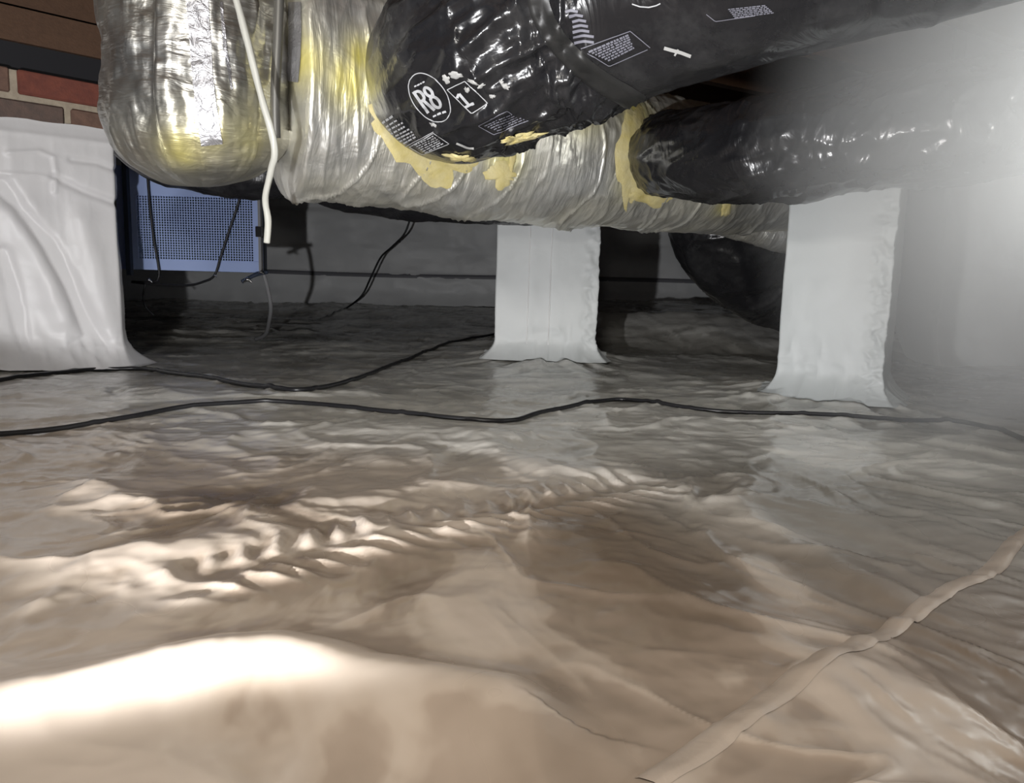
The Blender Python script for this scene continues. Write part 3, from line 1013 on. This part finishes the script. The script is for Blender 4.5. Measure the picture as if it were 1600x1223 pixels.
# ------------------------------------------------------------------ print, tape and mastic lying on the ducts
def bvh_of(*objs):
    out = []
    for o in objs:
        me = o.data
        org = o.matrix_world if False else Matrix.Translation(ORG[o.name])
        out.append(BVHTree.FromPolygons([org @ v.co for v in me.vertices], [tuple(p.vertices) for p in me.polygons]))
    return out


BV = {o.name: bvh_of(o)[0] for o in (main, dropo, bigj, lowj)}


def surf(o, px, py):
    h = BV[o.name].ray_cast(CAM, ray(px, py).normalized())
    if h[0] is None:
        return None, None
    nn = h[1]
    if nn.dot(ray(px, py)) > 0: nn = -nn
    return h[0], nn


def lay(name, o, pts, faces, lift, mat_, parent, smooth=True):
    """pixel points laid on the surface of o; lift may be one number or one per point"""
    V, ok = [], []
    for i, (x, y) in enumerate(pts):
        p, nn = surf(o, x, y)
        ok.append(p is not None)
        l_ = lift[i] if np.ndim(lift) else lift
        V.append(tuple(p + nn * l_) if p is not None else (0, 0, 0))
    Fc = [f for f in faces if all(ok[i] for i in f)]
    # drop faces that jump between surfaces
    Fc = [f for f in Fc if max((Vector(V[f[0]]) - Vector(V[i])).length for i in f) < 0.06]
    if name == 'mastic_patch':
        keep = {0}
        grew = True
        while grew:
            grew = False
            for f in Fc:
                q = set(f)
                if q & keep and not q <= keep:
                    keep |= q
                    grew = True
        if len(keep) > 8:
            Fc = [f for f in Fc if f[0] in keep]
    used = sorted({i for f in Fc for i in f})
    if not used:
        return None
    mp = {i: k for k, i in enumerate(used)}
    return mesh(name, [V[i] for i in used], [tuple(mp[i] for i in f) for f in Fc], mat_, parent, smooth=smooth)


def stroke(pts, wpx, step=3.0):
    P = np.array(pts, float)
    d = np.concatenate([[0], np.cumsum(np.linalg.norm(np.diff(P, axis=0), axis=1))])
    n_ = max(3, int(d[-1] / step))
    s = np.linspace(0, d[-1], n_)
    Q = np.stack([np.interp(s, d, P[:, k]) for k in (0, 1)], 1)
    T = np.gradient(Q, axis=0)
    T /= np.linalg.norm(T, axis=1)[:, None] + 1e-9
    Nn = np.stack([-T[:, 1], T[:, 0]], 1)
    A_ = np.concatenate([Q - Nn * wpx / 2, Q + Nn * wpx / 2])
    Fc = [(i, i + 1, n_ + i + 1, n_ + i) for i in range(n_ - 1)]
    return [tuple(a) for a in A_], Fc


def join(*parts):
    V, Fc = [], []
    for v, f in parts:
        b = len(V)
        V += list(v)
        Fc += [tuple(i + b for i in q) for q in f]
    return V, Fc


def blob(cx, cy, rx, ry, rot, seed, rings=6, k=36, rough=0.25):
    V, L = [(cx, cy)], [1.0]
    for r in range(1, rings + 1):
        for j in range(k):
            t = 2 * math.pi * j / k
            rr = (r / rings) * (1 + rough * float(fbm(math.cos(t) * 2, math.sin(t) * 2, seed, 3)))
            x, y = rx * rr * math.cos(t), ry * rr * math.sin(t)
            V.append((cx + x * math.cos(rot) - y * math.sin(rot), cy + x * math.sin(rot) + y * math.cos(rot)))
            L.append(1 - (r / rings) ** 4)
    Fc = [(0, 1 + j, 1 + (j + 1) % k) for j in range(k)]
    for r in range(rings - 1):
        for j in range(k):
            a_, b_ = 1 + r * k + j, 1 + r * k + (j + 1) % k
            Fc.append((a_, a_ + k, b_ + k, b_))
    return V, Fc, L


def ellipse(cx, cy, a_, b_, rot, n_=60):
    r = []
    for i in range(n_ + 1):
        t = 2 * math.pi * i / n_
        x, y = a_ * math.cos(t), b_ * math.sin(t)
        r.append((cx + x * math.cos(rot) - y * math.sin(rot), cy + x * math.sin(rot) + y * math.cos(rot)))
    return r


def greek(x0, y0, x1, y1, wpx, seed):
    """a line of unreadable small print: short dashes"""
    rnd = random.Random(seed)
    L = math.hypot(x1 - x0, y1 - y0)
    t, out = 0.0, []
    while t < L - 2:
        l_ = rnd.uniform(2.5, 7.5)
        e = min(t + l_, L)
        f0, f1 = t / L, e / L
        out.append(stroke([(x0 + (x1 - x0) * f0, y0 + (y1 - y0) * f0), (x0 + (x1 - x0) * f1, y0 + (y1 - y0) * f1)], wpx, 2.0))
        t = e + rnd.uniform(0.8, 2.0)
    return out


# R8 oval


def glyphs(O, B, U, lines, wpx):
    return [stroke([(O[0] + B[0] * x + U[0] * y, O[1] + B[1] * x + U[1] * y) for x, y in l], wpx, 1.5) for l in lines]


arc_ = lambda cx, cy, rx, ry: [(cx + rx * math.cos(2 * math.pi * i / 28), cy + ry * math.sin(2 * math.pi * i / 28)) for i in range(29)]
R_ = [[(0.07, -0.02), (0.07, 1.02)], [(0.07, 0.97), (0.28, 0.97), (0.39, 0.90), (0.43, 0.75), (0.39, 0.60), (0.28, 0.52), (0.07, 0.52)], [(0.26, 0.52), (0.46, -0.02)]]
E_ = [arc_(0.77, 0.75, 0.17, 0.21), arc_(0.77, 0.27, 0.20, 0.26)]
lay('oval_print', bigj, *join(stroke(ellipse(671.5, 152, 43, 26, rad(55)), 1.5), *glyphs((667, 176), (25.5, -11.4), (-21.9, -31.5), R_ + E_, 4.6),
                              *greek(648, 135, 664, 127, 2.4, 4), *greek(677, 182, 698, 173, 3.4, 5)), 0.0012, M['print'], big)
# boxed 1
lay('number_print', bigj, *join(stroke([(699, 139.5), (726, 126), (762, 161), (737, 177), (699, 139.5)], 1.4),
                                *glyphs((732, 165), (9, -4.5), (-16, -18), [[(0.2, 0), (0.2, 1.0)], [(-0.5, 0.80), (0.2, 1.02)], [(-0.55, 0.0), (0.95, 0.0)]], 4.2)), 0.0012, M['print'], big)
# column of small print at the lower left rim
ls = []
for i, (x0, y0, x1, y1) in enumerate([(598, 192, 617, 179), (604, 198, 622, 186), (607, 203, 630, 191), (611, 209, 633, 197), (614, 214, 640, 201), (613, 220, 645, 205), (620, 223, 648, 209), (625, 227, 650, 213)]):
    ls += greek(x0, y0, x1, y1, 3.6 if i == 0 else 2.6, 10 + i)
lay('small_print', bigj, *join(*ls), 0.0012, M['print'], big)
ls = [stroke([(640, 229), (678, 208), (702, 224), (660, 241), (640, 229)], 1.2), stroke([(630, 230), (678, 206)], 1.0)]
for i in range(6):
    ls += greek(648 + i * 3.2, 226 + i * 2.4, 678 + i * 3.0, 212 + i * 2.3, 1.8, 30 + i)
lay('boxed_print', bigj, *join(*ls), 0.0012, M['print'], big)
ls = [stroke([(747, 196), (792, 173), (800, 178)], 1.2), stroke([(747, 196), (772, 210), (826, 188)], 1.0)]
for i in range(6):
    ls += greek(757 + i * 5, 196 + i * 2.0, 800 + i * 5, 178 + i * 2.0, 1.4, 50 + i)
lay('boxed_print', bigj, *join(*ls), 0.0012, M['print_dim'], big)
# second box beyond the tape band
ls = [stroke([(908, 76), (985, 48), (1016, 74)], 1.3), stroke([(918, 83), (952, 103), (1012, 77)], 1.2)]
for i in range(7):
    ls += greek(920 + i * 5, 81 + i * 2.2, 982 + i * 1.5, 54 + i * 3.3, 2.4 if i else 3.2, 70 + i)
lay('boxed_print', bigj, *join(*ls), 0.0012, M['print_dim'], big)
ls = [stroke([(1104, 22), (1118, 33), (1180, 24)], 1.0)]
for i in range(6):
    ls += greek(1138 + i * 2, 14 + i * 2.6, 1196 + i * 2.6, 8 + i * 2.2, 1.6, 90 + i)
lay('boxed_print', bigj, *join(*ls), 0.0012, M['print_dim'], big)
lay('oval_print', bigj, *join(stroke([(988, 6), (1000, 10), (1014, 11), (1026, 8), (1032, 5)], 1.8)), 0.0012, M['print'], big)
for i in range(9):
    pass
ls = []
for i, (x, y, wd_) in enumerate([(893, 17, 20), (900, 24, 22), (905, 32, 22), (907, 40, 24), (908, 48, 26), (912, 56, 32), (913, 65, 30)]):
    ls.append(stroke([(x - wd_ / 2, y + 2), (x, y - 1), (x + wd_ / 2, y + 1)], 4.2))
lay('worn_print', bigj, *join(*ls), 0.0013, M['print_dim'], big)
# scraps and scuffs
v, f = stroke([(1038, 74), (1052, 78), (1064, 81), (1080, 87)], 5.5)
v2, f2 = stroke([(1054, 86), (1060, 76)], 3)
lay('tape_scrap', bigj, *join((v, f), (v2, f2)), 0.002, M['scuff'], big)
v, f = stroke([(714, 223), (722, 226), (731, 230), (741, 231)], 3.2)
lay('tape_scrap', bigj, v, f, 0.002, M['scuff'], big)
for i, (x, y, a_, b_, r_) in enumerate([(712, 117, 10, 5, 0.2), (698, 124, 7, 5, 0.8), (738, 128, 9, 3, 0.5), (752, 134, 6, 2.4, -0.5), (730, 140, 5, 3, 0.7), (770, 150, 5, 3, 0.2), (790, 135, 6, 4, 0.4), (677, 194, 6, 3, 0.6), (783, 128, 4, 3, 0)]):
    v, f, l_ = blob(x, y, a_, b_, r_, 40 + i * 3, 4, 22, 0.38)
    lay('plaster_fleck', bigj, v, f, [0.0008 + 0.0016 * q for q in l_], M['scuff'], big)
# tape band round the duct
S0 = []
pts = [(838, -10), (846, 20), (862, 52), (888, 84), (918, 112), (950, 134), (975, 148), (1000, 164)]
nb = 40
P_, _s = spline(pts, nb)
T_ = np.gradient(P_, axis=0); T_ /= np.linalg.norm(T_, axis=1)[:, None]
Nn = np.stack([T_[:, 1], -T_[:, 0]], 1)
V, L = [], []
for i in range(nb):
    for q in np.linspace(-1, 1, 9):
        V.append(tuple(P_[i] + Nn[i] * q * 17))
        L.append(0.004 if abs(q) < 0.95 else 0.0005)
lay('tape_band', bigj, V, [(i * 9 + j, i * 9 + j + 1, (i + 1) * 9 + j + 1, (i + 1) * 9 + j) for i in range(nb - 1) for j in range(8)], L, M['tape_black'], big)

# mastic at the collars
def mastic(o, cx, cy, rx, ry, rot, seed, parent, th=0.004, rough=0.25, label=None):
    v, f, l_ = blob(cx, cy, rx, ry, rot, seed, 7, 40, rough)
    r = lay('mastic_patch', o, v, f, [0.0012 + th * q for q in l_], M['mastic'], parent)
    return r


mastic(main, 640, 215, 82, 34, rad(50), 1, trunk)
mastic(main, 690, 238, 60, 26, rad(18), 2, trunk)
mastic(main, 782, 274, 26, 15, rad(10), 3, trunk, rough=0.5)
mastic(main, 800, 248, 5, 22, rad(8), 4, trunk)
mastic(main, 985, 240, 20, 72, rad(4), 5, trunk)
mastic(main, 1012, 306, 36, 14, rad(15), 6, trunk)
mastic(main, 1134, 324, 8, 16, rad(10), 7, trunk)
mastic(bigj, 812, 214, 36, 7, rad(-14), 8, big, rough=0.45)
mastic(bigj, 720, 245, 24, 6, rad(8), 9, big, rough=0.5)
# foil tape strip, seams and edge of the end section
V, Fc = [], []
v, f = stroke([(462, 4), (463, 50), (461, 100), (458, 128)], 20, 3)
lay('foil_tape', main, v, f, 0.003, M['foil_tape'], trunk)
lay('foil_tape', dropo, *stroke([(308, 2), (312, 40), (314, 80), (318, 130), (326, 190), (330, 225)], 34, 3), 0.004, M['foil_tape'], trunk)
lay('foil_tape', dropo, *stroke([(345, 4), (352, 80), (362, 140)], 5, 3), 0.003, M['foil_tape'], trunk)
M['strip'] = mat('dark_strip', (0.16, 0.155, 0.14), 0.5, 0.5)
o = tube('seam_flange', [at(437, -30, 1.37), at(434, 60, 1.375), at(430, 150, 1.385), at(431, 215, 1.40)], 0.009, M['strip'], trunk, n=40, k=8)

# ------------------------------------------------------------------ hose, cables
hose = tube('drain_hose', [at(352, -60, 1.26), at(372, 8, 1.26), at(388, 70, 1.26), at(408, 150, 1.265), at(424, 205, 1.275), at(429, 240, 1.285), at(424, 265, 1.30), at(416, 300, 1.32), at(415, 318, 1.33), at(419, 345, 1.34), at(417, 379, 1.35)],
            0.0057, M['hose'], None, n=160, k=14, base=at(417, 379, 1.35), disp=lambda S, T, R: 0.0006 * fbm(S * 30, T, 1.0, 2))
tag(hose, 'white flexible drain hose hanging down in front of the foil trunk duct', 'hose')


def floor_cable(name, pix, r, label, mat_, cat='cable', n=200, group=None):
    P = []
    for q in pix:
        if len(q) == 2:
            p = floor_hit(*q)
        else:
            p = at(*q)
        P.append(p)
    pts, S = spline(P, n)
    zf = floor_h(pts[:, 0], pts[:, 1]) + r * 0.8
    flat = np.ones(n)
    o = None
    pts2 = pts.copy()
    # lie on the liner, bridging the smallest wrinkles
    z = zf.copy()
    for i in range(4):
        zs = np.convolve(np.pad(z, 3, 'edge'), np.ones(7) / 7, 'valid')
        z = np.maximum(zf, zs)
    pts2[:, 2] = np.maximum(z, pts[:, 2])
    o = tube(name, pts2, r, mat_, None, n=n * 2, k=10, base=tuple(pts2[n // 2]))
    return tag(o, label, cat, group)


floor_cable('power_cable', [(-60, 690), (0, 683), (60, 679), (120, 669), (200, 655), (280, 641), (390, 631), (440, 630), (500, 634), (570, 642), (640, 649), (700, 655), (760, 660), (805, 659), (840, 648), (900, 635), (960, 627), (1010, 628), (1060, 637), (1120, 645), (1220, 648), (1380, 656), (1460, 661), (1520, 667), (1570, 676), (1640, 700)],
            0.0046, 'nearer long black cable crossing the whole liner from left edge to right edge', M['cable'], n=240)
floor_cable('power_cable', [(-60, 604), (0, 597), (60, 588), (130, 581), (180, 579), (230, 580), (290, 588), (350, 598), (410, 608), (470, 612), (520, 605), (560, 594), (620, 571), (680, 547), (725, 533), (790, 520)],
            0.0056, 'black cable from the left wall curving back to behind the middle pier', M['cable'], n=200)
o = tube('wire', [at(655, 300, 4.5), at(643, 335, 4.6), at(632, 365, 4.62), at(612, 386, 4.64), at(595, 402, 4.66), at(580, 432, 4.68), at(565, 462, 4.7), at(540, 482, 4.6), at(515, 497, 4.3), at(478, 509, 4.1), at(420, 512, 4.0), at(330, 511, 4.0), at(180, 516, 3.9)],
          0.0062, M['cable'], None, n=160, k=8, base=at(515, 497, 4.3))
# keep the lying end on the liner
tag(o, 'thin black wire hanging down before the far wall and trailing left', 'wire')
org = ORG[o.name]
for vtx in o.data.vertices:
    wx, wy, wz = vtx.co.x + org.x, vtx.co.y + org.y, vtx.co.z + org.z
    fl = float(floor_h(wx, wy)) + 0.004
    if wz < fl:
        vtx.co.z += fl - wz
o = tube('wire', [at(412, 428, 2.66), at(418, 450, 2.68), at(423, 478, 2.72), at(421, 500, 2.80), at(415, 522, 2.95), at(400, 530, 3.1)], 0.0075, M['grey_cable'], None, n=60, k=8, base=at(415, 522, 2.95))
tag(o, 'grey cable hanging from the lower corner of the blue grille unit', 'wire')
o = tube('hanging_cord', [at(230, 270, 2.665), at(234, 320, 2.665), at(240, 372, 2.665), at(248, 420, 2.665), at(246, 437, 2.665), at(234, 441, 2.665), at(205, 440, 2.665), at(240, 444, 2.665), at(290, 446, 2.665), at(318, 440, 2.665), at(335, 430, 2.665), at(345, 400, 2.665), at(358, 360, 2.665), at(372, 318, 2.665), at(380, 285, 2.665)], 0.0042, M['cable'], None, n=220, k=8, base=at(290, 446, 2.665))
tag(o, 'thin black cord looped in front of the blue grille', 'cord')
o = tube('hanging_cord', [at(228, 441, 2.665), at(224, 460, 2.665), at(227, 478, 2.665), at(240, 492, 2.665)], 0.003, M['cable'], None, n=40, k=6, base=at(240, 492, 2.665))
tag(o, 'short loose cord end dangling below the left corner of the blue grille', 'cord')

# ------------------------------------------------------------------ dehumidifier with perforated grille
YD = 2.70
xl, xr = at(186, 380, YD).x, at(405, 380, YD).x
zb, zt = at(330, 424, YD).z, at(330, 262, YD).z
dh = empty('dehumidifier', ((xl + xr) / 2, YD, zb), 'pale blue dehumidifier with square perforated front grille hung behind the foil duct', 'dehumidifier')
th_ = 0.30
box('casing', (xl, YD + 0.046, zb), (xr, YD + 0.085, zt), M['dark_case'], dh, 0.006)
gx0, gx1 = at(216, 360, YD).x, at(396, 360, YD).x
gz0, gz1 = at(330, 407, YD).z, at(330, 308, YD).z
box('frame_rail', (xl, YD - 0.006, zb), (xr, YD + 0.045, gz0), M['blue_metal'], dh, 0.002)
box('frame_rail', (xl, YD - 0.006, gz1), (xr, YD + 0.045, zt), M['blue_metal'], dh, 0.002)
box('frame_stile', (gx1, YD - 0.006, gz0), (xr, YD + 0.045, gz1), M['blue_metal'], dh, 0.002)
box('frame_stile', (xl, YD - 0.006, gz0), (gx0, YD + 0.045, gz1), M['blue_metal'], dh, 0.002)
box('coil', (gx0, YD + 0.041, gz0), (gx1, YD + 0.0455, gz1), M['coil'], dh)
V, Fc = [], []


def addbox(lo, hi):
    b = len(V)
    for z in (lo[2], hi[2]):
        for x, y in ((lo[0], lo[1]), (hi[0], lo[1]), (hi[0], hi[1]), (lo[0], hi[1])):
            V.append((x, y, z))
    Fc.extend([tuple(b + i for i in q) for q in ((3, 2, 1, 0), (4, 5, 6, 7), (0, 1, 5, 4), (1, 2, 6, 5), (2, 3, 7, 6), (3, 0, 4, 7))])


nxh, nzh = 44, 25
for i in range(nxh + 1):
    x = gx0 + (gx1 - gx0) * i / nxh
    addbox((x - 0.0016, YD - 0.004, gz0), (x + 0.0016, YD - 0.001, gz1))
for i in range(nzh + 1):
    z = gz0 + (gz1 - gz0) * i / nzh
    addbox((gx0, YD - 0.0043, z - 0.0014), (gx1, YD - 0.0013, z + 0.0014))
o = mesh('grille', V, Fc, M['blue_metal'], dh, smooth=False)
tag(o, 'square perforated metal grille', kind='stuff')
box('hanger_strap', (at(408, 380, YD).x, YD - 0.03, at(410, 425, YD).z), (at(412, 380, YD).x, YD - 0.01, 1.04), M['grey_cable'], dh, 0.001)
box('hanger_strap', (at(202, 380, YD).x, YD - 0.03, at(205, 430, YD).z), (at(209, 380, YD).x, YD - 0.01, 1.04), M['dark_case'], dh, 0.001)
box('clamp', (at(404, 360, YD).x, YD - 0.034, at(410, 371, YD).z), (at(415, 360, YD).x, YD - 0.006, at(410, 355, YD).z), M['cable'], dh, 0.002)
br = tube('corner_bracket', [at(418, 425, 2.66), at(400, 429, 2.63), at(378, 440, 2.60)], 0.007, M['dark_case'], dh, n=20, k=8)


def wing_nut(px, py, Y, s):
    c = at(px, py, Y)
    return tube('wing_nut', [c + Vector((-s, 0, -s * 0.25)), c + Vector((-s * 0.5, -0.002, s * 0.2)), c + Vector((0, -0.004, s * 0.5)), c + Vector((s * 0.5, -0.002, s * 0.2)), c + Vector((s, 0, -s * 0.25))],
                [s * 0.14, s * 0.30, s * 0.5, s * 0.30, s * 0.14], M['steel'], dh, n=24, k=10)


wing_nut(387, 440, 2.60, 0.016)
wing_nut(408, 427, 2.62, 0.010)
wing_nut(233, 440, 2.655, 0.012)
wing_nut(336, 432, 2.655, 0.007)

# ------------------------------------------------------------------ haze volume added on the right to imitate lens glare
import bmesh
bm = bmesh.new()
bmesh.ops.create_icosphere(bm, subdivisions=4, radius=1.0)
me = bpy.data.meshes.new('veil')
bm.to_mesh(me)
bm.free()
hz = bpy.data.objects.new('veil', me)
C.objects.link(hz)
hz.location = (0.98, 1.08, 0.50)
hz.scale = (0.66, 0.47, 0.70)
tag(hz, 'pale haze added at the right to imitate lens glare', 'veil', kind='stuff')
m = bpy.data.materials.new('veil_volume')
m.use_nodes = True
nt = m.node_tree
nt.nodes.clear()
out_ = nt.nodes.new('ShaderNodeOutputMaterial')
vs = nt.nodes.new('ShaderNodeVolumeScatter')
vs.inputs['Color'].default_value = (0.94, 0.97, 1.0, 1)
vs.inputs['Anisotropy'].default_value = 0.1
tc = nt.nodes.new('ShaderNodeTexCoord')
gr = nt.nodes.new('ShaderNodeTexGradient')
gr.gradient_type = 'SPHERICAL'
mu = nt.nodes.new('ShaderNodeMath'); mu.operation = 'POWER'; mu.inputs[1].default_value = 1.15
m2 = nt.nodes.new('ShaderNodeMath'); m2.operation = 'MULTIPLY'; m2.inputs[1].default_value = 5.0
nt.links.new(tc.outputs['Object'], gr.inputs[0])
nt.links.new(gr.outputs['Fac'], mu.inputs[0])
nt.links.new(mu.outputs[0], m2.inputs[0])
nt.links.new(m2.outputs[0], vs.inputs['Density'])
nt.links.new(vs.outputs[0], out_.inputs['Volume'])
me.materials.append(m)
